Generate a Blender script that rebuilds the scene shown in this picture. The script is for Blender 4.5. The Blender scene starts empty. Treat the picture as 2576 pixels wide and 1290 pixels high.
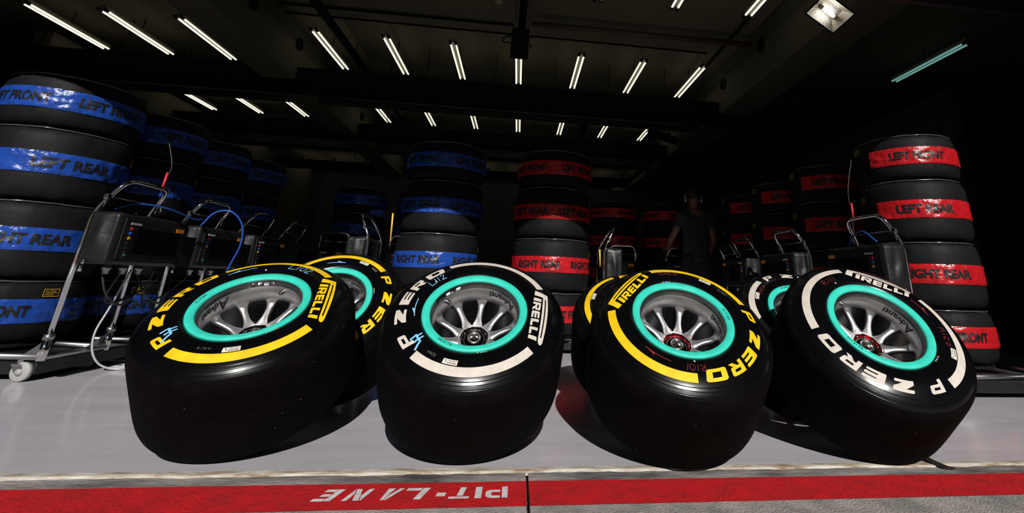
import bpy, bmesh, math, random
from mathutils import Vector, Matrix, noise
from mathutils.geometry import tessellate_polygon
random.seed(7)
PI = math.pi
sc = bpy.context.scene
COL = sc.collection

# ------------------------------------------------------------------ camera
IMG_W, IMG_H = 2576.0, 1290.0
F_PX, CX, CY = 1201.84, 1478.45, 309.99
PITCH, YAW, ROLL, CAM_Z = 0.3203, 0.1296, 0.0347, 0.5709
fwd = Vector((math.sin(YAW)*math.cos(PITCH), math.cos(YAW)*math.cos(PITCH), math.sin(PITCH)))
rgt = Vector((math.cos(YAW), -math.sin(YAW), 0))
upv = rgt.cross(fwd)
c_, s_ = math.cos(ROLL), math.sin(ROLL)
r2, u2 = c_*rgt + s_*upv, -s_*rgt + c_*upv
cam = bpy.data.cameras.new('camera')
cam.sensor_fit = 'HORIZONTAL'; cam.sensor_width = 36.0
cam.lens = F_PX*36.0/IMG_W
cam.shift_x = (IMG_W/2 - CX)/IMG_W
cam.shift_y = (CY - IMG_H/2)/IMG_W
cam.clip_start = 0.05; cam.clip_end = 200
co = bpy.data.objects.new('camera', cam); COL.objects.link(co)
M = Matrix((r2, u2, -fwd)).transposed().to_4x4()
M.translation = Vector((0, 0, CAM_Z)); co.matrix_world = M
sc.camera = co

# ------------------------------------------------------------------ light
SUN_EL, SUN_AZ = math.radians(30.0), math.radians(4.0)
world = bpy.data.worlds.new('sky'); sc.world = world; world.use_nodes = True
wn = world.node_tree.nodes; wl = world.node_tree.links; wn.clear()
wo = wn.new('ShaderNodeOutputWorld'); bg = wn.new('ShaderNodeBackground'); sk = wn.new('ShaderNodeTexSky')
sk.sky_type = 'NISHITA'; sk.sun_disc = False; sk.sun_elevation = SUN_EL; sk.sun_rotation = PI - SUN_AZ
bg.inputs['Strength'].default_value = 0.007
wl.new(sk.outputs[0], bg.inputs[0]); wl.new(bg.outputs[0], wo.inputs[0])
sun = bpy.data.lights.new('sun', 'SUN'); sun.energy = 4.6; sun.angle = math.radians(0.53); sun.color = (1.0, 0.97, 0.93)
so = bpy.data.objects.new('sun', sun); COL.objects.link(so)
sd = Vector((-math.sin(SUN_AZ)*math.cos(SUN_EL), math.cos(SUN_AZ)*math.cos(SUN_EL), -math.sin(SUN_EL)))
so.rotation_euler = sd.to_track_quat('-Z', 'Y').to_euler(); so.location = (1, -6, 5)
vs = sc.view_settings
vs.view_transform = 'Standard'; vs.look = 'None'; vs.gamma = 1.0; vs.use_curve_mapping = False; vs.exposure = 0.0

# ------------------------------------------------------------------ materials
def hexc(h):
    v = [int(h[i:i+2], 16)/255 for i in (0, 2, 4)]
    return tuple(x/12.92 if x <= .04045 else ((x+.055)/1.055)**2.4 for x in v)
MATS = {}
def mat(name, col, rough=.5, metal=0.0, spec=.5, var=.0, vscale=8.0, bump=0.0, bscale=60.0, emit=None, estr=0.0, coat=0.0, rvar=0.0, stretch=None, col2=None, speck=None, aniso=0.0):
    if name in MATS: return MATS[name]
    m = bpy.data.materials.new(name); m.use_nodes = True
    nt = m.node_tree; N = nt.nodes; L = nt.links
    b = N['Principled BSDF']
    b.inputs['Base Color'].default_value = (*col, 1); b.inputs['Roughness'].default_value = rough
    b.inputs['Metallic'].default_value = metal; b.inputs['Specular IOR Level'].default_value = spec
    b.inputs['Coat Weight'].default_value = coat; b.inputs['Coat Roughness'].default_value = .05
    if emit: b.inputs['Emission Color'].default_value = (*emit, 1); b.inputs['Emission Strength'].default_value = estr
    tc = N.new('ShaderNodeTexCoord'); src = tc.outputs['Object']
    if stretch:
        mp = N.new('ShaderNodeMapping'); mp.inputs['Scale'].default_value = stretch
        L.new(src, mp.inputs[0]); src = mp.outputs[0]
    if var or rvar:
        n = N.new('ShaderNodeTexNoise'); n.inputs['Scale'].default_value = vscale; n.inputs['Detail'].default_value = 6
        n.inputs['Roughness'].default_value = .65; L.new(src, n.inputs['Vector'])
        if var:
            r = N.new('ShaderNodeValToRGB'); c2 = col2 or tuple(max(0, x*(1-var)) for x in col)
            r.color_ramp.elements[0].position = .35; r.color_ramp.elements[0].color = (*c2, 1)
            r.color_ramp.elements[1].position = .62; r.color_ramp.elements[1].color = (*col, 1)
            L.new(n.outputs['Fac'], r.inputs[0]); cout = r.outputs[0]
            if speck:
                v = N.new('ShaderNodeTexVoronoi'); v.inputs['Scale'].default_value = speck[0]; L.new(tc.outputs['Object'], v.inputs['Vector'])
                lt = N.new('ShaderNodeMath'); lt.operation = 'LESS_THAN'; lt.inputs[1].default_value = speck[1]; L.new(v.outputs['Distance'], lt.inputs[0])
                w = N.new('ShaderNodeTexWhiteNoise'); L.new(v.outputs['Position'], w.inputs['Vector'])
                gt = N.new('ShaderNodeMath'); gt.operation = 'GREATER_THAN'; gt.inputs[1].default_value = speck[2]; L.new(w.outputs['Value'], gt.inputs[0])
                mu = N.new('ShaderNodeMath'); mu.operation = 'MULTIPLY'; L.new(lt.outputs[0], mu.inputs[0]); L.new(gt.outputs[0], mu.inputs[1])
                mx = N.new('ShaderNodeMixRGB'); L.new(mu.outputs[0], mx.inputs[0]); L.new(cout, mx.inputs[1]); mx.inputs[2].default_value = (*speck[3], 1); cout = mx.outputs[0]
            L.new(cout, b.inputs['Base Color'])
        if rvar:
            mr = N.new('ShaderNodeMapRange'); mr.inputs['To Min'].default_value = max(.02, rough-rvar); mr.inputs['To Max'].default_value = min(1, rough+rvar)
            L.new(n.outputs['Fac'], mr.inputs[0]); L.new(mr.outputs[0], b.inputs['Roughness'])
    if bump:
        n2 = N.new('ShaderNodeTexNoise'); n2.inputs['Scale'].default_value = bscale; n2.inputs['Detail'].default_value = 5
        L.new(src, n2.inputs['Vector'])
        bp = N.new('ShaderNodeBump'); bp.inputs['Strength'].default_value = bump; bp.inputs['Distance'].default_value = .01
        L.new(n2.outputs['Fac'], bp.inputs['Height']); L.new(bp.outputs[0], b.inputs['Normal'])
    MATS[name] = m; return m

M_TREAD = mat('tread_rubber', (.0036, .0029, .0027), .85, spec=.05, var=.45, vscale=14, bump=.35, bscale=220, speck=(60, .085, .93, (.35, .33, .31)))
M_SIDE = mat('sidewall_rubber', (.0020, .0020, .0026), .21, spec=.40, var=.3, vscale=9, rvar=.05)
M_YEL = mat('yellow_paint', (.86, .55, .006), .55, var=.22, vscale=26, stretch=(1, 1, 1), spec=.3)
M_WHT = mat('white_paint', (.62, .56, .495), .55, var=.14, vscale=30, spec=.3)
M_TEAL = mat('teal_paint', (.035, .60, .47), .5, var=.16, vscale=22, spec=.35)
M_ALU = mat('brushed_aluminium', (.60, .59, .595), .38, metal=.94, var=.18, vscale=18, rvar=.08, bump=.05, bscale=90)
M_ALUD = mat('dark_aluminium', (.30, .295, .30), .30, metal=1, var=.25, vscale=14, rvar=.08)
M_HUB = mat('dark_hub_metal', (.06, .055, .055), .28, metal=1)
M_NUT = mat('nut_metal', (.32, .30, .29), .25, metal=1)
M_REDAN = mat('red_anodised', (.35, .015, .02), .3, metal=1)
M_BLK = mat('black_paint', (.006, .006, .006), .5)
M_LBLUE = mat('pale_blue_marker', (.20, .52, .80), .6)
M_RMARK = mat('red_marker', (.22, .012, .012), .6)
M_WMARK = mat('grey_marker', (.20, .20, .20), .6)
M_STICK = mat('paper_sticker', (.74, .68, .60), .6, var=.06)
M_ORG = mat('orange_dot', (.8, .12, .01), .6)
M_BDOT = mat('blue_dot', (.02, .12, .6), .6)
M_COVER = mat('black_nylon', (.0085, .0082, .0088), .58, var=.2, vscale=7, bump=.25, bscale=22, spec=.12)
M_BLUE = mat('blue_pvc', (.013, .060, .33), .24, var=.25, vscale=6, bump=.9, bscale=17, spec=.42, stretch=(1, 1, 1.6))
M_RED = mat('red_pvc', (.47, .011, .016), .24, var=.25, vscale=6, bump=.9, bscale=17, spec=.42, stretch=(1, 1, 1.6))
M_LETT = mat('black_print', (.010, .010, .012), .4)
M_YLAB = mat('yellow_print', (.62, .36, .02), .6)
M_CHROME = mat('chrome', (.66, .66, .66), .09, metal=1)
M_STEEL = mat('satin_steel', (.35, .35, .36), .35, metal=1)
M_BAG = mat('black_bag_vinyl', (.0085, .0085, .009), .40, bump=.6, bscale=9, spec=.38)
M_PANEL = mat('panel_plastic', (.012, .013, .0135), .5, spec=.3)
M_SCREEN = mat('screen_glass', (.004, .005, .009), .08)
M_GREYW = mat('grey_caster_rubber', (.32, .32, .31), .5)
M_CABLE = mat('black_cable', (.012, .012, .012), .45)
M_CBLUE = mat('blue_hose', (.010, .07, .36), .35)
M_CWHT = mat('grey_cable', (.42, .42, .42), .4)
M_CYEL = mat('yellow_cable', (.75, .45, .05), .5)
M_CRED = mat('red_cable', (.55, .02, .02), .5)
M_TUBE = mat('fluorescent_glass', (.9, .9, .8), .4, emit=(1.0, .97, .78), estr=1.1)
M_BATTEN = mat('batten_enamel', (.30, .29, .21), .5)
M_SOCKET = mat('lamp_socket', (.015, .015, .015), .6)
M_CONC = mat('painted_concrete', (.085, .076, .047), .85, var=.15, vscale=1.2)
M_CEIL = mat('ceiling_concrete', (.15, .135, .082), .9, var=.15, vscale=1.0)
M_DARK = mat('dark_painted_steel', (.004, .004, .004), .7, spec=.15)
M_TRAY = mat('galvanised_tray', (.06, .058, .05), .5, metal=.6)
M_PIPE = mat('copper_brown_pipe', (.10, .065, .045), .6)
M_FLOOD = mat('flood_reflector', (.75, .72, .66), .32, metal=1, bump=.8, bscale=120)
M_FLOODE = mat('flood_lamp_glow', (1, 1, 1), .4, emit=(1, .96, .88), estr=7)

# ------------------------------------------------------------------ mesh helpers
def new_mesh(name, V, Fc, m, smooth=False, mats=None, midx=None):
    me = bpy.data.meshes.new(name); me.from_pydata([tuple(v) for v in V], [], [tuple(f) for f in Fc]); me.update()
    for mm in (mats or [m]): me.materials.append(mm)
    if midx: me.polygons.foreach_set('material_index', midx)
    if smooth: me.polygons.foreach_set('use_smooth', [True]*len(me.polygons))
    return me
def link(name, me, parent=None, loc=None, rot=None, mtx=None):
    o = bpy.data.objects.new(name, me); COL.objects.link(o)
    if parent: o.parent = parent
    if mtx is not None: o.matrix_local = mtx
    if loc is not None: o.location = loc
    if rot is not None: o.rotation_euler = rot
    return o
def thing(name, label, cat, group=None, loc=(0, 0, 0), rot=(0, 0, 0)):
    o = link(name, None, loc=loc, rot=rot); o['label'] = label; o['category'] = cat
    if group: o['group'] = group
    return o
def tag(o, label, cat, group=None):
    o['label'] = label; o['category'] = cat
    if group: o['group'] = group
    return o
class MB:
    def __init__(s): s.v = []; s.f = []
    def add(s, V, Fc):
        n = len(s.v); s.v += [Vector(v) for v in V]; s.f += [tuple(i+n for i in f) for f in Fc]; return s
    def box(s, a, b, bev=0.0):
        x0, y0, z0 = a; x1, y1, z1 = b
        if x0 > x1: x0, x1 = x1, x0
        if y0 > y1: y0, y1 = y1, y0
        if z0 > z1: z0, z1 = z1, z0
        if bev <= 0:
            V = [(x0,y0,z0),(x1,y0,z0),(x1,y1,z0),(x0,y1,z0),(x0,y0,z1),(x1,y0,z1),(x1,y1,z1),(x0,y1,z1)]
            return s.add(V, [(0,3,2,1),(4,5,6,7),(0,1,5,4),(1,2,6,5),(2,3,7,6),(3,0,4,7)])
        bm = bmesh.new(); bmesh.ops.create_cube(bm, size=1.0)
        for v in bm.verts: v.co = Vector(((x0+x1)/2+v.co.x*(x1-x0), (y0+y1)/2+v.co.y*(y1-y0), (z0+z1)/2+v.co.z*(z1-z0)))
        bmesh.ops.bevel(bm, geom=list(bm.edges), offset=min(bev, .49*min(x1-x0, y1-y0, z1-z0)), segments=2, affect='EDGES', profile=.7)
        bm.verts.index_update(); V = [v.co.copy() for v in bm.verts]; Fc = [[v.index for v in f.verts] for f in bm.faces]; bm.free()
        return s.add(V, Fc)
    def tube(s, pts, r, n=10, closed=False, cap=True):
        pts = [Vector(p) for p in pts]; m = len(pts); V = []; Fc = []
        t0 = (pts[1]-pts[0]).normalized()
        nrm = t0.cross(Vector((0, 0, 1)));
        if nrm.length < 1e-3: nrm = t0.cross(Vector((1, 0, 0)))
        nrm.normalize()
        for i, p in enumerate(pts):
            a = pts[i-1] if (i > 0 or closed) else pts[i]; b = pts[(i+1) % m] if (i < m-1 or closed) else pts[i]
            t = (b-a).normalized(); nrm = (nrm - t*nrm.dot(t)).normalized(); bn = t.cross(nrm)
            rr = r[i] if isinstance(r, (list, tuple)) else r
            for k in range(n):
                an = 2*PI*k/n; V.append(p + rr*(math.cos(an)*nrm + math.sin(an)*bn))
        for i in range(m if closed else m-1):
            j = (i+1) % m
            for k in range(n): Fc.append((i*n+k, i*n+(k+1) % n, j*n+(k+1) % n, j*n+k))
        if cap and not closed: Fc.append(tuple(range(n-1, -1, -1))); Fc.append(tuple((m-1)*n+k for k in range(n)))
        return s.add(V, Fc)
    def cyl(s, a, b, r, n=16): return s.tube([a, b], r, n)
    def build(s, name, m, parent=None, smooth=False, loc=None, rot=None):
        return link(name, new_mesh(name, s.v, s.f, m, smooth), parent, loc, rot)
    def mesh(s, name, m, smooth=False): return new_mesh(name, s.v, s.f, m, smooth)
def lathe(prof, n=96, closed=False):
    V = []; Fc = []
    for s, r in prof:
        for k in range(n):
            a = 2*PI*k/n; V.append((r*math.cos(a), r*math.sin(a), s))
    m = len(prof)
    for i in range(m if closed else m-1):
        j = (i+1) % m
        for k in range(n): Fc.append((i*n+k, i*n+(k+1) % n, j*n+(k+1) % n, j*n+k))
    return V, Fc
def fillet(pts, r, n=5):
    pts = [Vector(p) for p in pts]; out = [pts[0]]
    for i in range(1, len(pts)-1):
        p, a, b = pts[i], pts[i-1], pts[i+1]
        d1 = (a-p); d2 = (b-p); rr = min(r, d1.length*.45, d2.length*.45)
        q1 = p+d1.normalized()*rr; q2 = p+d2.normalized()*rr
        for k in range(n+1):
            t = k/n; out.append((1-t)**2*q1 + 2*t*(1-t)*p + t*t*q2)
    out.append(pts[-1]); return out
def catmull(pts, n=8):
    pts = [Vector(p) for p in pts]; P = [pts[0]*2-pts[1]] + pts + [pts[-1]*2-pts[-2]]; out = []
    for i in range(1, len(P)-2):
        for k in range(n):
            t = k/n; a, b, c, d = P[i-1:i+3]
            out.append(.5*((2*b)+(c-a)*t+(2*a-5*b+4*c-d)*t*t+(3*b-a-3*c+d)*t**3))
    out.append(pts[-1]); return out

# ------------------------------------------------------------------ flat lettering
def fine(V, T, lim):
    bm = bmesh.new(); vs_ = [bm.verts.new((v[0], v[1], 0)) for v in V]
    for t in T:
        try: bm.faces.new([vs_[i] for i in t])
        except ValueError: pass
    bmesh.ops.remove_doubles(bm, verts=list(bm.verts), dist=1e-6)
    for _ in range(6):
        e = [x for x in bm.edges if x.calc_length() > lim]
        if not e: break
        bmesh.ops.subdivide_edges(bm, edges=e, cuts=1)
        bmesh.ops.triangulate(bm, faces=list(bm.faces))
    bmesh.ops.recalc_face_normals(bm, faces=list(bm.faces))
    for f in bm.faces:
        f.normal_update()
        if f.normal.z < 0: f.normal_flip()
    bm.verts.index_update()
    V2 = [(v.co.x, v.co.y) for v in bm.verts]; F2 = [[v.index for v in f.verts] for f in bm.faces]; bm.free()
    return V2, F2
def poly(loops):
    V = [p for l in loops for p in l]
    T = tessellate_polygon([[Vector((p[0], p[1], 0)) for p in l] for l in loops])
    return V, [tuple(t) for t in T]
def merge(parts):
    V = []; Fc = []
    for v, f in parts:
        n = len(V); V += list(v); Fc += [tuple(i+n for i in q) for q in f]
    return V, Fc
def xf(vf, sx, sy, ox, oy, shear=0.0):
    return [(ox + p[0]*sx + p[1]*sy*shear, oy + p[1]*sy) for p in vf[0]], vf[1]
H_ = [(.30, .56), (.30, .76), (.74, .76), (.74, .56)]
GL = {
 'Z': [[(0,.96),(.03,1),(1,1),(1,.66),(.60,.25),(.97,.25),(1,.21),(1,.04),(.97,0),(0,0),(0,.34),(.40,.75),(.03,.75),(0,.79)]],
 'E': [[(.06,0),(.97,0),(1,.04),(1,.20),(.97,.24),(.40,.24),(.37,.31),(.40,.38),(.97,.38),(1,.42),(1,.58),(.97,.62),(.40,.62),(.37,.69),(.40,.76),(.97,.76),(1,.80),(1,.96),(.97,1),(.06,1),(0,.94),(0,.06)]],
 'R': [[(0,0),(.28,0),(.28,.34),(.42,.34),(.72,0),(1.06,0),(.78,.34),(.92,.34),(1,.42),(1,.90),(.90,1),(0,1)], H_],
 'P': [[(0,0),(.28,0),(.28,.34),(.90,.34),(1,.44),(1,.90),(.90,1),(0,1)], H_],
 'O': [[(.10,0),(.90,0),(1,.10),(1,.90),(.90,1),(.10,1),(0,.90),(0,.10)], [(.29,.28),(.29,.72),(.71,.72),(.71,.28)]],
 'I': [[(0,0),(1,0),(1,1),(0,1)]],
 'L': [[(0,0),(1,0),(1,.28),(.40,.28),(.40,1),(0,1)]],
}
FONTC = {}
def font_mesh(body, bold=.0):
    k = (body, bold)
    if k in FONTC: return FONTC[k]
    cu = bpy.data.curves.new('txt', 'FONT'); cu.body = body; cu.size = 1.0; cu.offset = bold; cu.resolution_u = 3; cu.fill_mode = 'FRONT'; cu.space_line = .9
    o = bpy.data.objects.new('txt', cu); COL.objects.link(o)
    dg = bpy.context.evaluated_depsgraph_get(); me = o.evaluated_get(dg).to_mesh()
    V = [(v.co.x, v.co.y) for v in me.vertices]; Fc = [tuple(p.vertices) for p in me.polygons]
    o.evaluated_get(dg).to_mesh_clear(); bpy.data.objects.remove(o); bpy.data.curves.remove(cu)
    x0 = min(v[0] for v in V); x1 = max(v[0] for v in V); y0 = min(v[1] for v in V); y1 = max(v[1] for v in V)
    V = [((v[0]-x0)/(x1-x0), (v[1]-y0)/(y1-y0)) for v in V]
    FONTC[k] = ((V, Fc), (x1-x0)/(y1-y0)); return FONTC[k]
STROKE = {
 'L': ([[(.1,1),(0,0),(.7,.05)]], .8), '1': ([[(.15,1),(.05,0)]], .4), '0': ([[(.35,1),(.05,.7),(.05,.25),(.3,0),(.55,.2),(.6,.7),(.35,1)]], .75),
 '2': ([[(.05,.8),(.3,1),(.55,.75),(.3,.35),(0,0),(.65,.02)]], .8), 'R': ([[(0,0),(.08,1),(.45,.95),(.5,.65),(.1,.5),(.6,0)]], .8),
 '5': ([[(.55,1),(.1,1),(.08,.55),(.45,.55),(.5,.2),(.05,0)]], .7), '3': ([[(.05,.95),(.5,.95),(.2,.55),(.5,.4),(.4,.05),(0,.05)]], .7),
 'n': ([[(.05,0),(.08,.7)],[(.08,.5),(.35,.7),(.42,0)]], .6), 'i': ([[(.1,0),(.1,.65)]], .3), 'c': ([[(.4,.6),(.15,.65),(.05,.3),(.2,0),(.42,.08)]], .6), 'o': ([[(.25,.65),(.05,.35),(.2,0),(.42,.3),(.25,.65)]], .6),
 '4': ([[(.3,1),(0,.35),(.6,.4)],[(.45,.75),(.38,0)]], .75), ' ': ([], .5), '9': ([[(.5,.9),(.1,.8),(.15,.5),(.5,.6),(.5,.95),(.4,0)]], .7), '8': ([[(.3,.5),(.05,.8),(.3,1),(.5,.8),(.1,.2),(.3,0),(.5,.25),(.3,.5)]], .7)}
def ribbon(pl, w):
    V = []; Fc = []
    for i, p in enumerate(pl):
        a = pl[max(0, i-1)]; b = pl[min(len(pl)-1, i+1)]
        d = Vector((b[0]-a[0], b[1]-a[1])); d.normalize(); n = (-d.y*w/2, d.x*w/2)
        V += [(p[0]+n[0], p[1]+n[1]), (p[0]-n[0], p[1]-n[1])]
        if i: Fc.append((2*i-2, 2*i-1, 2*i+1, 2*i))
    return V, Fc
def dense(pl, st=.006):
    out = [pl[0]]
    for a, b in zip(pl, pl[1:]):
        d = math.hypot(b[0]-a[0], b[1]-a[1]); n = max(1, int(d/st))
        out += [(a[0]+(b[0]-a[0])*k/n, a[1]+(b[1]-a[1])*k/n) for k in range(1, n+1)]
    return out
def handwrite(text, L, h, w):
    tot = sum(STROKE[c][1] for c in text); k = L/tot; x = 0; parts = []
    for c in text:
        st, adv = STROKE[c]
        for pl in st: parts.append(ribbon(dense([(x+p[0]*k, p[1]*h) for p in pl]), w))
        x += adv*k
    return merge(parts)

# ------------------------------------------------------------------ wheel geometry
SIDE = [(0.1810,-0.00400),(0.1870,0.00100),(0.2000,0.00450),(0.2150,0.00600),(0.2320,0.00550),(0.2480,0.00200),(0.2620,-0.00300),(0.2740,-0.00800),(0.2822,-0.01249),(0.2832,-0.01304),(0.2835,-0.01407),(0.2841,-0.01417),(0.2844,-0.01372),(0.2854,-0.01430),(0.2916,-0.01789),(0.2926,-0.01847),(0.2929,-0.01954),(0.2935,-0.01964),(0.2938,-0.01927),(0.2948,-0.01998),(0.3015,-0.02474),(0.3025,-0.02545),(0.3028,-0.02660),(0.3034,-0.02670),(0.3037,-0.02648),(0.3047,-0.02744),(0.3120,-0.03450),(0.3190,-0.04300),(0.3245,-0.05400),(0.3275,-0.06800),(0.3292,-0.09000),(0.3300,-0.13000)]
def side_s(r):
    for (r0, s0), (r1, s1) in zip(SIDE, SIDE[1:]):
        if r0 <= r <= r1: return s0+(s1-s0)*(r-r0)/(r1-r0)
    return SIDE[0][1] if r < SIDE[0][0] else SIDE[-1][1]
TW = .3735   # overall depth of the tyre behind the rim face
prof = [(s, r) for r, s in SIDE] + [(-TW-s, r) for r, s in reversed(SIDE)]
prof = [(-.02, .172)] + prof + [(-TW+.02, .172)]
def tyre_mesh():
    V, Fc = lathe(prof, 128); n = 128
    mi = []
    for i in range(len(prof)-1):
        r = min(prof[i][1], prof[i+1][1]); mi += [1 if (r >= .3115) else 0]*n
    me = new_mesh('tyre', V, [tuple(reversed(f)) for f in Fc], None, True, [M_SIDE, M_TREAD], mi)
    return me
ME_TYRE = tyre_mesh()
def polar(V, ang, rb, out=.0011):
    """x runs clockwise along the arc (metres at r=.25), y radially outwards from rb"""
    P = []
    for x, y in V:
        r = rb+y; a = ang - x/.25; P.append((r*math.cos(a), r*math.sin(a), side_s(r)+out))
    return P
def polar_mesh(name, vf, ang, rb, m, lim=.012, out=.0011):
    V, Fc = fine(vf[0], vf[1], lim) if lim else vf
    P = polar(V, ang, rb, out); F2 = []
    for f in Fc:
        a, b, c = (Vector(P[i]) for i in f[:3]); F2.append(f if (b-a).cross(c-a).z > 0 else tuple(reversed(f)))
    return new_mesh(name, P, F2, m, True)
D2 = math.radians
def arc_band(a0, a1, r0=.2455, r1=.2725, m=None):
    n = 40; V = []; Fc = []
    for i in range(n+1):
        a = a0+(a1-a0)*i/n
        for r in (r0, (2*r0+r1)/3, (r0+2*r1)/3, r1): V.append((r*math.cos(a), r*math.sin(a), side_s(r)+.0011))
    for i in range(n):
        for k in range(3): Fc.append((4*i+k, 4*i+k+1, 4*i+5+k, 4*i+4+k))
    return new_mesh('sidewall_band', V, Fc, m, True)
def zero_text():
    spec = [('P', 221.5, 208), ('Z', 197.2, 181), ('E', 177.3, 160.8), ('R', 159.5, 144.8), ('O', 142.6, 124)]
    h = .037; out = []
    for ch, a, b in spec:
        x0 = D2(221.5-a)*.25; w = D2(a-b)*.25; sh = .22
        out.append(xf(poly(GL[ch]), w-h*sh, h, x0, 0, sh))
    return out
def logo_text():
    """straight logo: x along the tangent, y radial distance of its middle"""
    out = []
    top = lambda x: .2475+.0085*(1-(x/.119)**2)
    xs = [.104-.221*i/14 for i in range(15)]
    P = [(-.1257,.199),(-.1005,.199),(-.0955,.2325)] + [(-.0955+.2035*i/8, .2325+.0022*math.sin(PI*i/8)) for i in range(1, 8)] + [(.108,.2325),(.1175,.2350),(.1215,.2400),(.1195,.2450),(.113,.2480)] + [(x, top(x)) for x in xs]
    lo = lambda x: .2388+.0040*(1-(x/.1)**2)
    hx = [-.088+.182*i/10 for i in range(11)]
    hole = [(x, lo(x)) for x in hx] + [(x, lo(x)+.0044) for x in reversed(hx)]
    out.append(poly([P, list(reversed(hole))]))
    x = -.0885; wd = {'I': .0155, 'R': .038, 'E': .032, 'L': .032}
    for ch in 'IRELLI':
        out.append(xf(poly(GL[ch]), wd[ch], .0290, x, .1985, .16)); x += wd[ch]+.006
    return out
def chord_mesh(vf, ang, m):
    V, Fc = fine(vf[0], vf[1], .012); P = []; F2 = []
    e, t = (math.cos(ang), math.sin(ang)), (math.sin(ang), -math.cos(ang))
    for x, y in V:
        px, py = e[0]*y+t[0]*x, e[1]*y+t[1]*x; P.append((px, py, side_s(math.hypot(px, py))+.0011))
    for f in Fc:
        a, b, c = (Vector(P[i]) for i in f[:3]); F2.append(f if (b-a).cross(c-a).z > 0 else tuple(reversed(f)))
    return new_mesh('letter', P, F2, m, True)
VF_ZERO, VF_LOGO = zero_text(), logo_text()
DEC = {}
for nm, mm in (('yellow', M_YEL), ('white', M_WHT)):
    DEC[nm] = dict(b1=arc_band(D2(228.3), D2(318.8), m=mm), b2=arc_band(D2(27), D2(118.5), m=mm),
                   z=[polar_mesh('letter', q, D2(221.5), .2330, mm) for q in VF_ZERO], l=[chord_mesh(q, D2(-6.4), mm) for q in VF_LOGO])
# rim ring, barrel, spokes, hub
RING = lathe([(-.020,.184),(.0000,.1835),(.0035,.182),(.0030,.172),(.0015,.160),(-.0015,.1565),(-.006,.1552)], 128)
ME_RING = new_mesh('rim_ring', RING[0], [tuple(reversed(f)) for f in RING[1]], M_TEAL, True)
BAR = lathe([(-.006,.1552),(-.012,.1525),(-.026,.1505),(-.028,.1475),(-.076,.1468),(-.082,.1475),(-.088,.1485),(-.30,.150),(-.345,.156),(-.365,.172),(-.372,.183)], 96)
nb = 96; bi = []
bar_prof_n = 11
for i in range(bar_prof_n-1): bi += [1 if i in (0,1,2) else 0]*nb
ME_BAR = new_mesh('barrel', BAR[0], [tuple(reversed(f)) for f in BAR[1]], None, True, [M_ALU, M_ALUD], [ (1 if (k//nb) in (0,1,2) else (0 if (k//nb) < 6 else 1)) for k in range(len(BAR[1]))])
def spoke_mesh():
    # centre line (r, s) from the barrel to the hub; width grows at both ends
    st = [(.1490,-.076,.060),(.1470,-.084,.050),(.1425,-.0935,.036),(.134,-.101,.0265),(.121,-.1065,.0215),(.105,-.1115,.0205),(.090,-.1165,.0215),(.077,-.121,.0265),(.067,-.1245,.036),(.058,-.1265,.040),(.050,-.127,.036)]
    th = .018; V = []; Fc = []
    for i, (r, s, w) in enumerate(st):
        a = st[max(0, i-1)]; b = st[min(len(st)-1, i+1)]; t = Vector((b[0]-a[0], 0, b[1]-a[1])).normalized(); n = Vector((-t.z, 0, t.x))
        if n.z < 0: n = -n
        for y, o in ((-w/2, -th), (-w/2, -.004), (-w/2+.0035, 0), (w/2-.0035, 0), (w/2, -.004), (w/2, -th)):
            V.append(Vector((r, y, s)) + n*o)
    for i in range(len(st)-1):
        for k in range(6): Fc.append((6*i+k, 6*i+(k+1) % 6, 6*i+6+(k+1) % 6, 6*i+6+k))
    return new_mesh('spoke', V, [tuple(reversed(f)) for f in Fc], M_ALU, True)
ME_SPOKE = spoke_mesh()
hb = lathe([(-.150,.060),(-.127,.0605),(-.1255,.0585),(-.1265,.0545),(-.134,.0525),(-.142,.051),(-.142,.043),(-.136,.0415),(-.137,.034),(-.150,.0325),(-.168,.031),(-.168,.0)], 48)
ME_HUB = new_mesh('hub', hb[0], [tuple(reversed(f)) for f in hb[1]], None, True, [M_ALU, M_HUB, M_REDAN], [(0 if k//48 < 3 else 1) for k in range(len(hb[1]))])
ME_HUBR = new_mesh('hub', hb[0], [tuple(reversed(f)) for f in hb[1]], None, True, [M_ALU, M_HUB, M_REDAN], [(0 if k//48 < 3 else (2 if k//48 in (4, 5, 6) else 1)) for k in range(len(hb[1]))])
thp = []
for i in range(6):
    z = -.166+i*.0062; thp += [(z, .024), (z+.003, .0275)]
thp += [(-.127,.024),(-.127,.018),(-.165,.017)]
tl_ = lathe(thp, 40); ME_NUT = new_mesh('hub_thread', tl_[0], [tuple(reversed(f)) for f in tl_[1]], M_NUT, True)
pin = MB()
for k in range(10):
    a = 2*PI*k/10; pin.cyl((.047*math.cos(a), .047*math.sin(a), -.144), (.047*math.cos(a), .047*math.sin(a), -.134), .0036, 8)
ME_PIN = pin.mesh('drive_pins', M_NUT, True)
vb = MB(); vb.cyl((.149, 0, -.043), (.132, 0, -.043), .0085, 14); vb.cyl((.132, 0, -.043), (.126, 0, -.043), .006, 12); ME_VALVE = vb.mesh('valve', M_NUT, True)
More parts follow.
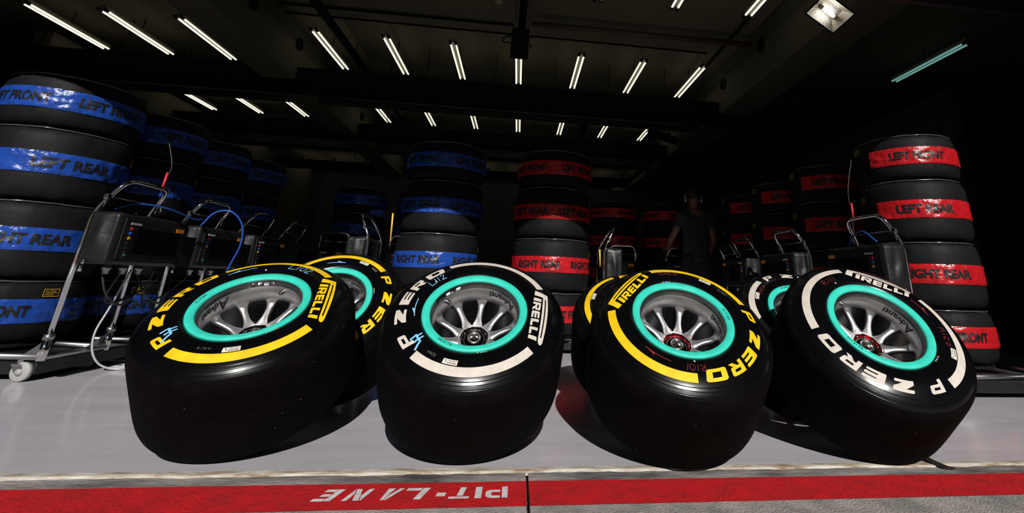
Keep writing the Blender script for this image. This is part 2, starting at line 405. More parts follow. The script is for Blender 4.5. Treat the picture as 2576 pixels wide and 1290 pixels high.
def barrel_text(a0, a1):
    # reads with rising angle, letter tops towards the hub
    out = []; (va, _) = font_mesh('A', .02); (vd, ar) = font_mesh('dvanti', .022)
    L = D2(a1-a0)*.1468
    out.append(xf(va, .036, .040, 0, 0, .12)); out.append(xf(vd, L-.040, .0285, .036, .001, .12))
    sw = [(.046+.05*t, -.004-.004*math.sin(PI*t)) for t in [i/8 for i in range(9)]]
    out.append(ribbon(sw, .0022))
    V, Fc = merge(out); V, Fc = fine(V, Fc, .012)
    P = []
    for x, y in V:
        a = D2(a0)+x/.1468; s = -.034-y; r = .1468-.0008-(.0012 if s > -.03 else 0)
        P.append((r*math.cos(a), r*math.sin(a), s))
    F2 = []
    for f in Fc:
        a, b, c = (Vector(P[i]) for i in f[:3]); n = (b-a).cross(c-a); F2.append(f if n.dot(Vector((-a.x, -a.y, 0))) > 0 else tuple(reversed(f)))
    return new_mesh('barrel_lettering', P, F2, M_BLK, True)
def ring_text(body, a0, a1, rc=.170):
    (vf, ar) = font_mesh(body, .0); L = D2(abs(a1-a0))*rc
    V, Fc = vf; P = []
    for x, y in V:
        a = D2(a0)-x*L/rc; r = rc-.004+y*.0085; P.append((r*math.cos(a), r*math.sin(a), .0042))
    return new_mesh('rim_code', P, Fc, M_WMARK if False else M_PANEL, False)
def arrow_vf(L, h, w):
    return merge([ribbon(dense([(0, h*.35), (L, 0)]), w), poly([[(L, -.001), (L*.55, h), (L*.60, h*.12)]])])

def frame(az, el):
    a = Vector((math.sin(az)*math.cos(el), -math.cos(az)*math.cos(el), math.sin(el)))
    u = Vector((0, 0, 1)).cross(a).normalized(); v = a.cross(u); return u, v, a
def lowest(el):
    # depth of the lowest tyre point below the rim-face centre
    return min(s*math.sin(el) - r*math.cos(el) for s, r in prof)
BAR_VF = merge([poly([[(0,0),(.050,0),(.050,.017),(0,.017)]])])
def bars_vf():
    random.seed(3); out = []; x = .003
    while x < .034:
        w = random.choice([.0009, .0014, .0022]); out.append(poly([[(x,.003),(x+w,.003),(x+w,.0145),(x,.0145)]])); x += w+random.choice([.001, .0016])
    out.append(poly([[(.0385,.004),(.0405,.004),(.0405,.013),(.0385,.013)]])); out.append(poly([[(.0405,.004),(.0455,.004),(.0455,.006),(.0405,.006)]]))
    return merge(out)
BARS_VF = bars_vf()
def racing_wheel(label, X, Y, az, el, colour, spin, spoke0, adv, extra=None, red=False, valve=None):
    u, v, a = frame(az, el)
    z = -lowest(el) + .001
    root = thing('racing_wheel', label, 'wheel', 'racing wheels leaning in pairs at the garage front')
    Mx = Matrix((u, v, a)).transposed().to_4x4(); Mx.translation = Vector((X, Y, z)); root.matrix_world = Mx
    ty = link('tyre', ME_TYRE, root); d = DEC[colour]
    R = (0, 0, D2(spin))
    for me in (d['b1'], d['b2']): link('sidewall_band', me, ty, rot=R)
    for me in d['z'] + d['l']: link('letter', me, ty, rot=R)
    rim = link('rim', ME_BAR, root)
    link('rim_ring', ME_RING, rim); link('hub', ME_HUBR if red else ME_HUB, rim); link('hub_thread', ME_NUT, rim); link('drive_pins', ME_PIN, rim)['kind'] = 'stuff'
    for k in range(10): link('spoke', ME_SPOKE, rim, rot=(0, 0, D2(spoke0+36*k)))
    if valve is not None: link('valve', ME_VALVE, rim, rot=(0, 0, D2(valve)))
    link('barrel_lettering', barrel_text(*adv), rim)
    for kind, *p in (extra or []):
        if kind == 'bar':
            link('barcode_sticker', polar_mesh('barcode_sticker', BAR_VF, D2(p[0]), .2255, M_STICK, .012, .0013), ty)
            link('barcode', polar_mesh('barcode', BARS_VF, D2(p[0]), .2255, M_BLK, .02, .0016), ty)
        elif kind == 'write':
            txt, a0, a1, r, h, m, w = p; vf = handwrite(txt, D2(a0-a1)*.25, h, w)
            link('chalk_writing', polar_mesh('chalk_writing', vf, D2(a0), r, m, 0, .0014), ty)
        elif kind == 'arrow':
            a0, a1, r, m = p; L = D2(abs(a0-a1))*.25; vf = arrow_vf(L, .012, .0028)
            if a1 > a0: vf = ([(-x, y) for x, y in vf[0]], vf[1])
            link('chalk_arrow', polar_mesh('chalk_arrow', vf, D2(a0), r, m, 0, .0014), ty)
        elif kind == 'num':
            a0, r, m = p
            vf = merge([ribbon(dense(q), .0068) for q in ([(-.006,.014),(.034,.012)],[(-.004,.014),(-.022,.044)],[(.010,.014),(.004,.030)],[(.030,.012),(.022,.036)],[(.008,.014),(.012,-.006)],[(.024,.012),(.030,-.008)])])
            link('chalk_number', polar_mesh('chalk_number', vf, D2(a0), r, m, 0, .0018), ty)
        elif kind == 'dots':
            a0, r = p; cs = [M_ORG, M_BDOT if red else M_TEAL, M_WHT, M_WHT]
            for i, m in enumerate(cs):
                w = .009 if i < 2 else .005
                link('balance_dot', polar_mesh('balance_dot', poly([[(0,0),(w,0),(w+.001,.005),(.001,.005)]]), D2(a0)-i*.05, r, m, .01, .0014), ty)
        elif kind == 'dot':
            a0, r, m = p; vf = poly([[(.004*math.cos(t*PI/6), .004*math.sin(t*PI/6)) for t in range(12)]])
            link('balance_dot', polar_mesh('balance_dot', vf, D2(a0), r, m, .01, .0014), ty)
        elif kind == 'rimcode': link('rim_code', ring_text(*p), rim)
        elif kind == 'weights':
            a0, a1 = p; mb = MB(); n = 5
            for i in range(n):
                aa = D2(a0+(a1-a0)*(i+.1)/n); ab = D2(a0+(a1-a0)*(i+.9)/n)
                V = []
                for t in (aa, ab):
                    for rr, ss in ((.1508,-.007),(.1465,-.009),(.1465,-.024),(.1508,-.026)): V.append((rr*math.cos(t), rr*math.sin(t), ss))
                mb.add(V, [(0,1,2,3),(7,6,5,4),(0,4,5,1),(1,5,6,2),(2,6,7,3),(3,7,4,0)])
            mb.build('balance_weights', M_CHROME, rim)
    return root

# ------------------------------------------------------------------ the setting
def struct(o): o['kind'] = 'structure'; return o
M_FLOOR = mat('grey_epoxy_floor', (.50, .485, .52), .15, var=.14, vscale=2.2, rvar=.04, bump=.03, bscale=6.0, spec=.06, stretch=(.5, 2.6, 1), speck=(7, .018, .86, (.05, .045, .04)))
M_EDGE = mat('worn_white_edge', (.62, .585, .52), .7, var=.75, vscale=9, col2=(.24, .17, .10), bump=.4, bscale=60, stretch=(1, 5, 5))
M_GUT = mat('worn_gutter_concrete', (.34, .31, .30), .85, var=.6, vscale=5, col2=(.055, .052, .052), bump=.5, bscale=70, stretch=(.6, 2, 1))
M_SLAB = mat('pit_concrete', (.40, .365, .34), .9, var=.35, vscale=9, col2=(.23, .21, .20), bump=.6, bscale=140, speck=(9, .02, .9, (.04, .04, .04)))
M_LINE = mat('red_line_paint', (.58, .012, .016), .75, var=.35, vscale=13, col2=(.40, .014, .018), bump=.4, bscale=110, spec=.2)
M_STENCIL = mat('white_stencil_paint', (.74, .72, .73), .8, var=.25, vscale=30, bump=.3, bscale=120)
M_GAP = mat('joint_dirt', (.012, .011, .010), .95, var=.5, vscale=30, col2=(.10, .08, .06))
M_ASPH = mat('pit_lane_asphalt', (.045, .043, .042), .95, var=.3, vscale=20, bump=.5, bscale=150)

struct(MB().box((-9.2, 1.812, -.25), (9.2, 16.2, 0)).build('floor', M_FLOOR))
# worn nosing along the edge of the garage floor: a ragged strip
random.seed(5); V = []; Fc = []; n = 420
for i in range(n+1):
    x = -4.2+8.4*i/n
    ya = 1.8125; yb = 1.782+.010*noise.noise(Vector((x*6, 2.1, 0)))+.006*noise.noise(Vector((x*25, 7.3, 0)))
    zz = .0005+.0018*noise.noise(Vector((x*18, .3, 4)))
    V += [(x, ya, zz*.3), (x, (ya+yb)/2, zz-.0004), (x, yb, -.001), (x, yb-.003, -.012)]
    if i:
        b = 4*i
        for k in range(3): Fc.append((b-4+k, b-3+k, b+1+k, b+k))
struct(link('trim_1', new_mesh('floor_edge', V, Fc, M_EDGE, True)))
apron = struct(MB().box((-9.2, .2, -.30), (9.2, 1.83, -.032)).build('pit_apron', M_GAP))
JX = .077
def ragged(x, sgn, y): return x + sgn*(.0045+.004*noise.noise(Vector((y*22, sgn*3, 1))))
def slab(x0, x1, side):
    # slab with a ragged edge at the joint
    ny = 60; V = []; Fc = []; ys = [.2+(1.80-.2)*i/ny for i in range(ny+1)]
    for y in ys:
        a, b = (x0, ragged(JX, -1, y)) if side < 0 else (ragged(JX, 1, y), x1)
        V += [(a, y, -.03), (a, y, -.006), (b, y, -.006), (b, y, -.03)]
    for i in range(ny):
        b = 4*i
        for k in range(3): Fc.append((b+k, b+k+1, b+5+k, b+4+k))
    return new_mesh('slab', V, [tuple(reversed(f)) for f in Fc], M_SLAB)
def strip(nm, y0, y1, x0, x1, side, m, z=-.0052, parent=None, wob=.0018):
    V = []; Fc = []; n = 160
    xs = sorted([x0+(x1-x0)*i/n for i in range(n+1)])
    for i, x in enumerate(xs):
        xe0 = xe1 = x
        if side < 0 and i == n: xe0, xe1 = ragged(JX, -1, y0), ragged(JX, -1, y1)
        if side > 0 and i == 0: xe0, xe1 = ragged(JX, 1, y0), ragged(JX, 1, y1)
        w = wob*noise.noise(Vector((x*9, y0*5, 2))); w2 = wob*noise.noise(Vector((x*9, y1*5, 5)))
        V += [(xe0, y0+w, z), (xe1, y1+w2, z)]
        if i: Fc.append((2*i-2, 2*i, 2*i+1, 2*i-1))
    return link(nm, new_mesh(nm, V, Fc, m), parent)
for side, x0, x1 in ((-1, -9.2, JX), (1, JX, 9.2)):
    sl = link('slab', slab(x0, x1, side), apron)
    lx0, lx1 = (max(x0, -4.5), JX) if side < 0 else (JX, min(x1, 4.5))
    strip('gutter', 1.714, 1.80, lx0, lx1, side, M_GUT, -.0055, sl)
    strip('red_stripe', 1.546, 1.714, lx0, lx1, side, M_LINE, -.0048, sl)
struct(MB().box((-40, -25, -.4), (40, .2, -.008)).build('pit_lane', M_ASPH))
# PIT-LANE stencil, read from inside the garage (tops towards the camera)
def stencil():
    G = {'P': ([[(0,0),(.26,0),(.26,1),(0,1)]], [[(.34,.30),(.80,.30),(.97,.42),(1,.65),(.97,.88),(.80,1),(.34,1),(.34,.80),(.68,.80),(.74,.72),(.74,.58),(.68,.50),(.34,.50)]]),
         'I': ([[(.1,0),(.9,0),(.9,1),(.1,1)]],), 'T': ([[(.34,0),(.64,0),(.64,.76),(.34,.76)]], [[(0,.82),(1,.82),(1,1),(0,1)]]),
         '-': ([[(0,.46),(1,.46),(1,.78),(0,.78)]],), 'L': ([[(0,.0),(.30,.0),(.30,1),(0,1)]], [[(.34,0),(1,0),(1,.24),(.34,.24)]]),
         'A': ([[(0,0),(.30,0),(.52,.62),(.50,1),(.40,1)]], [[(.56,.20),(.56,.0),(.62,.0),(1,0),(.74,1),(.56,1),(.58,.45)]]),
         'N': ([[(0,0),(.28,0),(.28,.60),(.04,1),(.0,1)]], [[(.10,1),(.36,.52),(.66,0),(.95,0),(.64,.55),(.42,1)]], [[(.74,.45),(.98,.04),(1,0),(1,1),(.74,1)]]),
         'E': ([[(0,0),(.36,0),(.36,1),(0,1)]], [[(.40,0),(1,0),(1,.23),(.40,.23)]], [[(.40,.40),(.9,.40),(.9,.62),(.40,.62)]], [[(.40,.78),(1.05,.78),(1.05,1),(.40,1)]])}
    spec = [('P', .020, -.042), ('I', -.050, -.073), ('T', -.078, -.142), ('-', -.149, -.178), ('L', -.198, -.278), ('A', -.270, -.332), ('N', -.352, -.420), ('E', -.430, -.496)]
    yb, yt = 1.675, 1.599; out = []
    for ch, xa, xb in spec:
        for lp in G[ch]:
            sh = .0 if ch in 'PI' else (.004 if ch == '-' else .018*(1 if xb < -.145 else .5))
            pts = [(xa+(xb-xa-(-sh))*p[0]-sh*p[1], yb+(yt-yb)*p[1]) for p in lp[0]]
            out.append(poly([pts]))
    V, T = merge(out); F2 = []
    for t in T:
        a, b, c = (Vector((*V[i], 0)) for i in t); F2.append(t if (b-a).cross(c-a).z > 0 else tuple(reversed(t)))
    return new_mesh('stencil_lettering', [(x, y, -.0040) for x, y in V], F2, M_STENCIL)
link('stencil_lettering', stencil(), [o for o in apron.children][0])

CZ = 3.85
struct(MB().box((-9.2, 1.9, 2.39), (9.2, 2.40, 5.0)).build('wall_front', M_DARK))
struct(MB().box((3.36, 1.9, 0), (9.2, 2.4, 2.39)).build('shade_pier_right', M_DARK))  # out-of-view pier, added to shade the floor right of the front right stack
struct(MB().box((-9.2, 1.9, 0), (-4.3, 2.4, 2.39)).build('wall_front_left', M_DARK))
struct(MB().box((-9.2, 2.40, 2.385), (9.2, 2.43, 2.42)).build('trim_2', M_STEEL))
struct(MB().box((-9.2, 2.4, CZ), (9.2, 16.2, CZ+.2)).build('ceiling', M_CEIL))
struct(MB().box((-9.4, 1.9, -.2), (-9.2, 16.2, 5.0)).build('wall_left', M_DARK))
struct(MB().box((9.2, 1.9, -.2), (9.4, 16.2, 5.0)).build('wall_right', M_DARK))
struct(MB().box((-9.2, 16.0, -.2), (9.2, 16.2, 5.0)).build('wall_back', M_CONC))
part = struct(MB().box((-5.2, 13.2, 0), (5.2, 13.3, 3.05)).build('wall_partition_back', mat('grey_partition', (.06, .06, .062), .6)))
struct(MB().box((5.15, 4.9, 0), (5.3, 15.9, 3.0)).build('wall_partition_right', M_CONC))
struct(MB().box((-6.75, 6.8, 0), (-6.52, 15.9, 3.58)).build('wall_partition_left', M_CONC))
random.seed(11)
struct(MB().box((-9.2, 6.8, 0), (-6.75, 6.9, 3.58)).build('wall_partition_end', M_DARK))
for k, (xa, xb) in enumerate(((-3.68, -3.25), (2.91, 3.40))):
    bm_ = struct(MB().box((xa, 2.45, 3.10), (xb, 15.9, CZ)).build('ceiling_beam_%d' % (k+1), M_CONC))
    xs, inw = (xb, 1) if k == 0 else (xa, -1)
    for (yy, zz) in ((6.5, 3.58), (5.3, 3.5), (9.4, 3.5)) if k == 0 else ((5.2, 3.56), (6.4, 3.5), (9.2, 3.5)):
        mb = MB(); pr_ = [(0, .085), (.02, .09), (.02, .078), (-.0, .076)]
        V = []; Fc = []; nn = 24
        for s, r in pr_:
            for q in range(nn): V.append((xs+inw*s, yy+r*math.cos(2*PI*q/nn), zz+r*math.sin(2*PI*q/nn)))
        for i in range(3):
            for q in range(nn): Fc.append((i*nn+q, i*nn+(q+1) % nn, (i+1)*nn+(q+1) % nn, (i+1)*nn+q))
        V.append((xs+inw*.002, yy, zz)); Fc += [(3*nn+q, 3*nn+(q+1) % nn, len(V)-1) for q in range(nn)]
        mb.add(V, Fc).build('duct_opening', M_DARK, bm_)

# ------------------------------------------------------------------ ceiling services
def cross_duct(label, y0, y1, z0, z1, rods, m=M_DARK, cat='duct'):
    o = thing('ceiling_duct', label, cat, loc=(0, y0, z0))
    mb = MB(); mb.box((-9, 0, 0), (9, y1-y0, z1-z0)); mb.build('casing', m, o)
    fl = MB(); fl.box((-9, -.012, 0), (9, 0, .02)); fl.box((-9, -.012, z1-z0-.02), (9, 0, z1-z0)); fl.build('flange', M_DARK, o)
    for x in rods: MB().tube([(x, (y1-y0)/2, z1-z0), (x, (y1-y0)/2, CZ-z0)], .006, 6).build('hanger_rod', M_DARK, o)
    return o
RX = [-6.6, -5.6, -4.6, -2.6, -1.55, -.55, .35, 1.2, 2.1, 2.75]
cross_duct('wide black duct crossing the ceiling below the nearest full row of lights', 6.62, 6.95, 3.0, 3.285, RX)
cross_duct('narrow galvanised cable tray running just behind the first black ceiling duct', 7.42, 7.70, 3.12, 3.235, [x+.3 for x in RX], M_TRAY, 'cable tray')
cross_duct('black duct crossing behind the second row of ceiling lights', 9.32, 9.7, 3.08, 3.33, [x-.2 for x in RX])
cross_duct('black cable tray in front of the third row of ceiling lights', 10.85, 11.15, 3.19, 3.41, [x+.15 for x in RX], M_TRAY, 'cable tray')
cross_duct('farthest black duct crossing the ceiling near the grey partition', 13.3, 13.5, 3.2, 3.42, RX[::2])
def pipe(label, pts, r, m, cat='pipe'):
    return tag(MB().tube(pts, r, 10).build('ceiling_pipe', m, smooth=True), label, cat)
pipe('brown pipe running from the hanging camera box to the right ceiling beam', [(-.05, 5.5, 3.70), (2.91, 5.48, 3.70)], .038, M_PIPE)
pipe('thin dark conduit feeding the near ends of the first full light row', [(-3.25, 6.0, 3.79), (2.5, 6.0, 3.79)], .014, M_DARK, 'conduit')
pipe('thin dark conduit running left of the hanging camera box', [(-3.25, 5.80, 3.81), (-.30, 5.78, 3.81)], .018, M_DARK, 'conduit')
pipe('dark pipe along the left ceiling beam towards the back', [(-2.68, 4.6, 3.70), (-2.68, 13, 3.70)], .055, M_DARK)
pipe('dark conduit along the right side of the ceiling towards the back', [(2.66, 4.4, 3.80), (2.66, 13, 3.80)], .02, M_DARK, 'conduit')
pipe('thick dark pipe slanting down towards the right rear ceiling lights', [(1.05, 8.6, 3.45), (1.35, 13, 3.45)], .09, M_DARK)
pipe('second thick dark pipe beside the right rear ceiling lights', [(2.3, 8.4, 3.3), (3.0, 8.9, 3.3), (2.9, 13, 3.3)], .08, M_DARK)
# twin tube lights
TL = 1.30
def light_parts():
    mb = MB(); mb.box((-.028, 0, .012), (.028, TL, .075), .008); hous = mb.mesh('housing', M_BATTEN)
    mb = MB(); mb.tube([(0, .03, 0), (0, TL-.03, 0)], .0125, 10); tube = mb.mesh('tube', M_TUBE, True)
    mb = MB(); mb.cyl((0, -.015, 0), (0, .04, 0), .021, 12); sock = mb.mesh('socket', M_SOCKET, True)
    mb = MB(); mb.box((-.004, TL*.5-.006, .07), (.004, TL*.5+.006, CZ-3.6)); hang = mb.mesh('bracket', M_SOCKET)
    return hous, tube, sock, hang
LH, LT, LS, LB = light_parts()
ORD = ['first', 'second', 'third', 'fourth', 'fifth', 'sixth', 'seventh', 'eighth', 'ninth', 'tenth', 'eleventh']
def ceiling_light(x, y, label):
    o = thing('ceiling_light', label, 'ceiling light', 'twin-tube ceiling lights', loc=(x, y, 3.60))
    link('housing', LH, o); link('bracket', LB, o)
    for s in (-.036, .036):
        link('tube', LT, o, loc=(s, 0, 0)); link('socket', LS, o, loc=(s, 0, 0)); link('socket', LS, o, loc=(s, TL-.025, 0))
    return o
LXL = [-6.25, -5.38, -4.51]; LXM = [-2.89, -1.98, -1.10, -.21, .67, 1.57, 2.46]
ROWN = ['foremost row', 'first full row', 'second row', 'third row', 'rearmost row']
for ri, y in enumerate((3.36, 6.03, 8.72, 11.40, 14.15)):
    for bay, xs in (('left bay', LXL), ('middle bay', LXM)):
        if ri == 0 and bay == 'left bay': continue
        use = [x for x in xs if not (ri == 0 and x < -2.5)]
        for i, x in enumerate(use):
            ceiling_light(x, y, 'twin-tube ceiling light, %s from left in the %s of the %s' % (ORD[i], ROWN[ri], bay))
M_TUBE2 = mat('dim_green_glass', (.3, .4, .4), .3, emit=(.45, 1.0, .9), estr=.28)
LT2 = LT.copy(); LT2.materials[0] = M_TUBE2
lone = ceiling_light(5.43, 4.70, 'lone twin-tube ceiling light beyond the right ceiling beam')
for q in lone.children:
    if q.name.startswith('tube'): q.data = LT2
# smoke detector
mb = MB(); V, Fc = lathe([(0, .055), (-.02, .055), (-.035, .042), (-.05, .03), (-.055, .0)], 20); mb.add(V, Fc)
tag(mb.build('smoke_detector', M_BATTEN, smooth=True, loc=(-.474, 5.27, CZ)), 'small round smoke detector on ceiling left of the hanging box', 'smoke detector')
# hanging box on a double mast
o = thing('hanging_camera_box', 'black box hanging from a twin-channel ceiling mast in the middle', 'camera box', loc=(-.165, 5.0, 3.02))
MB().box((-.105, 0, .02), (.10, .2, .33), .02).build('housing', M_DARK, o)
MB().box((-.05, .04, 0), (.055, .14, .03)).build('lens_cover', M_DARK, o)
for s in (-1, 1): MB().box((s*.085-.012, .06, .33), (s*.085+.012, .12, CZ-3.02)).build('mast_channel', mat('mast_paint', (.10, .095, .075), .6), o)
MB().box((-.045, .07, .33), (.045, .11, CZ-3.02)).build('mast_core', M_DARK, o)
MB().tube(catmull([(-.10, .1, .27), (-.19, .1, .24), (-.20, .1, .18), (-.10, .1, .17)], 8), .011, 8).build('cable_loop', M_CABLE, o)
MB().tube([(.11, .1, .28), (.14, .1, .28)], .02, 8).build('knob', M_DARK, o)
MB().tube([(.11, .1, .16), (.13, .1, .16)], .02, 8).build('knob', M_DARK, o)
# flood light hung behind the lintel
Lc, Bc, Rc = Vector((1.947, 2.818, 2.488)), Vector((2.177, 2.863, 2.374)), Vector((2.25, 2.71, 2.442))
e1 = (Lc-Bc); e2 = (Rc-Bc); e1u = e1.normalized(); e2u = (e2-e1u*e2.dot(e1u)).normalized(); nf = e1u.cross(e2u)
if nf.z > 0: nf = -nf
w1, w2 = e1.length*1.06, e2.length*1.12
fl = thing('flood_light', 'bright rectangular flood light hanging at the upper right', 'flood light')
Mx = Matrix((e1u, e2u, nf)).transposed().to_4x4(); Mx.translation = Bc - e1u*.008 - e2u*.008; fl.matrix_world = Mx
def frus(z0, i0, z1, i1, inner=False):
    V = [(i0, i0, z0), (w1-i0, i0, z0), (w1-i0, w2-i0, z0), (i0, w2-i0, z0), (i1, i1, z1), (w1-i1, i1, z1), (w1-i1, w2-i1, z1), (i1, w2-i1, z1)]
    return V, [(0,1,5,4),(1,2,6,5),(2,3,7,6),(3,0,4,7),(4,5,6,7)]
mb = MB(); V, Fc = frus(0, 0, -.10, .035); mb.add(V, Fc); mb.build('housing', M_DARK, fl)
mb = MB(); V, Fc = frus(-.002, .010, -.075, .055); mb.add(V, Fc); mb.build('reflector', M_FLOOD, fl)
mb = MB()
for a, b in (((0, 0), (w1, .010)), ((0, w2-.010), (w1, w2)), ((0, 0), (.010, w2)), ((w1-.010, 0), (w1, w2))): mb.box((a[0], a[1], -.006), (b[0], b[1], .006))
mb.build('front_frame', M_DARK, fl)
MB().tube([(.075, w2*.45, -.045), (w1-.085, w2*.45, -.045)], .011, 12).build('lamp_tube', M_FLOODE, fl, True)
for xx in (.05, w1-.085): MB().tube([(xx, w2*.45, -.045), (xx+.03, w2*.45, -.045)], .017, 12).build('lamp_holder', mat('ceramic', (.55, .42, .30), .5), fl, True)
MB().tube([(w1*.5, w2*.5, -.10), (w1*.5, w2*.5, -.16)], .012, 8).build('stem', M_DARK, fl)
tip = Mx @ Vector((w1*.5, w2*.5, -.16))
tag(MB().tube(fillet([tuple(tip), (tip.x, tip.y-.1, tip.z+.10), (tip.x, 2.42, tip.z+.10)], .05), .012, 8).build('lamp_arm', M_DARK), 'dark arm carrying the flood light off the lintel', 'arm')

# ------------------------------------------------------------------ wheels
racing_wheel('leftmost front wheel, yellow-banded slick with L102 chalked on it', -.917, 1.943, .0413, .9885, 'yellow', 15.5, 92, (144, 192),
    [('bar', 289.5), ('write', 'L102', 82.5, 57, .214, .030, M_LBLUE, .0026), ('arrow', 111.5, 135, .222, M_LBLUE), ('num', 227, .208, M_LBLUE), ('rimcode', 'FL 14 003', 182, 166), ('dots', 318, .187), ('weights', 86, 124), ('dot', 103, .205, M_STICK), ('write', '4419', 270, 259, .222, .010, M_WMARK, .0009)], valve=73)
racing_wheel('white-banded slick with pale blue L112, second front wheel from left', -.1359, 1.8646, .0264, .8767, 'white', 0, 85, (24.5, 75),
    [('bar', 262.3), ('write', 'L112', 147, 127, .203, .024, M_LBLUE, .0026), ('arrow', 168, 191, .206, M_LBLUE), ('num', 222, .205, M_LBLUE), ('rimcode', 'R1 14 001', 249, 231), ('dots', 287, .188), ('weights', 118, 160), ('dot', 140, .209, M_WHT), ('write', '5044', 243.5, 235, .223, .010, M_WMARK, .0009)], valve=142)
racing_wheel('yellow-banded slick with red hub collar, third front wheel from left', .6059, 1.7964, -.0374, .8865, 'yellow', 148, 74.5, (-24, 25),
    [('bar', 60), ('write', 'nico', 101, 81, .222, .026, M_RMARK, .0026), ('write', 'R101', 274.5, 257.5, .214, .024, M_RMARK, .0022), ('arrow', 246, 221, .218, M_RMARK), ('rimcode', 'R1 11 023', 14.5, -3.5), ('dots', 102, .184), ('dot', 266.5, .200, M_WHT), ('write', '2190', 40, 30, .222, .010, M_WMARK, .0009)], red=True)
racing_wheel('rightmost front wheel, white-banded slick with red R111 marked on it', 1.355, 1.759, -.0806, .7473, 'white', 68, 61, (0, 50),
    [('bar', 333.5), ('write', 'R111', 128, 108, .212, .024, M_RMARK, .0022), ('write', 'nico', 356, 333, .214, .024, M_RMARK, .0026), ('arrow', 31, 9.6, .214, M_RMARK), ('rimcode', 'R2 14 110', 222, 203), ('dots', 316, .188), ('dot', 113.7, .202, M_WHT)], red=True, valve=120)
racing_wheel('yellow-banded slick standing behind the leftmost front wheel', -.846, 2.477, .053, .731, 'yellow', -187, 80, (20, 70), [('bar', 72), ('arrow', 110, 88, .212, M_LBLUE), ('write', '4413', 53, 44, .226, .010, M_WHT, .0012), ('dots', 20, .187)])
racing_wheel('slick mostly hidden behind the second front wheel from left', -.165, 2.46, .0, .93, 'yellow', 68, 61, (0, 50))
racing_wheel('yellow-banded slick standing behind the third front wheel from left', .612, 2.471, -.11, .94, 'yellow', -111, 40, (60, 110), [('bar', 170)])
racing_wheel('white-banded slick standing behind the rightmost front wheel', 1.379, 2.264, -.027, .824, 'white', -101, 61, (90, 140), [('bar', 160), ('write', 'nico', 150, 130, .216, .024, M_RMARK, .0026), ('rimcode', 'R2 14 04', 112, 98)], red=True)
# strap end sticking out under the rightmost wheel
V = []; Fc = []; pts = [(1.40, 1.90, .004), (1.47, 1.862, .012), (1.50, 1.835, .014), (1.512, 1.80, .004), (1.53, 1.762, -.002), (1.55, 1.742, .0)]
pts = catmull(pts, 5)
for i, p in enumerate(pts):
    w = .017*(1 if i < len(pts)-6 else (len(pts)-i)/7)
    V += [(p.x-w*.8, p.y-w*.55, p.z), (p.x+w*.8, p.y+w*.55, p.z), (p.x-w*.8, p.y-w*.55, p.z+.004), (p.x+w*.8, p.y+w*.55, p.z+.004)]
    if i:
        b = 4*i; Fc += [(b-4, b-3, b+1, b), (b-2, b+2, b+3, b-1), (b-4, b, b+2, b-2), (b-3, b-1, b+3, b+1)]
tag(link('strap', new_mesh('strap', V, Fc, M_CABLE)), 'black strap end lying on the floor edge under the rightmost wheel', 'strap')

# ------------------------------------------------------------------ wrapped tyres in stacks
HT = {'FRONT': .34, 'REAR': .44}; RW = .345
def cover_mesh(h):
    zs = [0, 0, .002, .010, .022, .038, .058, .085, .12]; rs = [.10, .255, .285, .308, .324, .335, .341, .345, .346]
    pr_ = list(zip(zs, rs)); pr_ = pr_ + [(h/2, .347)] + [(h-z, r) for z, r in reversed(pr_)]
    n = 88; V = []; Fc = []
    for z, r in pr_:
        e = min(z, h-z); amp = .007*max(0, 1-e/.11) if r > .26 else .0015
        for k in range(n):
            a = 2*PI*k/n; c = Vector((math.cos(a)*9, math.sin(a)*9, z*3+h*7))
            wv = noise.noise(c)+.5*noise.noise(c*2.3)
            facet = .0035*abs(math.cos(4*a))
            rr = r+amp*wv-facet; zz = z + (.006*noise.noise(Vector((math.cos(a)*5, math.sin(a)*5, z*9+2))) if 0 < e < .05 and r < .34 else 0)
            V.append((rr*math.cos(a), rr*math.sin(a), min(h, max(0, zz))))
    for i in range(len(pr_)-1):
        for k in range(n): Fc.append((i*n+k, i*n+(k+1) % n, (i+1)*n+(k+1) % n, (i+1)*n+k))
    return new_mesh('cover', V, Fc, M_COVER, True)
COVER = {k: cover_mesh(h) for k, h in HT.items()}
def band_r(a, z): return RW+.0050+.0042*noise.noise(Vector((a*7, z*30, 1)))+.0026*noise.noise(Vector((a*23+z*40, z*20, 5)))
BANDC = {}
def band_mesh(h, a0, a1, m):
    k = (h, a0, a1, m.name)
    if k in BANDC: return BANDC[k]
    n = max(8, int(abs(a1-a0)/1.5)); V = []; Fc = []; hb_ = .064; rows = 13
    for i in range(n+1):
        a = D2(a0+(a1-a0)*i/n)
        for j in range(rows):
            z = h/2-hb_+2*hb_*j/(rows-1); r = band_r(a, z)
            if j in (0, rows-1): r -= .003
            if j in (1, rows-2): r += .0012*math.sin(i*2.1)
            V.append((r*math.cos(a), r*math.sin(a), z))
    for i in range(n):
        for j in range(rows-1): b = i*rows+j; Fc.append((b, b+rows, b+rows+1, b+1))
    BANDC[k] = new_mesh('band', V, Fc, m, True); return BANDC[k]
TXTC = {}
def wrap_text(body, h, a0, zc, ht, wd, m, R, nm, lim=.02, follow=True):
    k = (body, h, round(a0, 3), zc, m.name)
    if k in TXTC: return TXTC[k]
    (vf, ar) = font_mesh(body, .050 if ht > .03 else 0.0)
    V = [((x-.5)*wd, (y-.5)*ht) for x, y in vf[0]]; Fc = vf[1]
    if lim: V, Fc = fine(V, Fc, lim)
    P = []
    for x, y in V:
        a = D2(a0)+x/R; z = zc+y; r = (band_r(a, z)+.0016) if follow else R; P.append((r*math.cos(a), r*math.sin(a), z))
    TXTC[k] = new_mesh(nm, P, Fc, m, True); return TXTC[k]
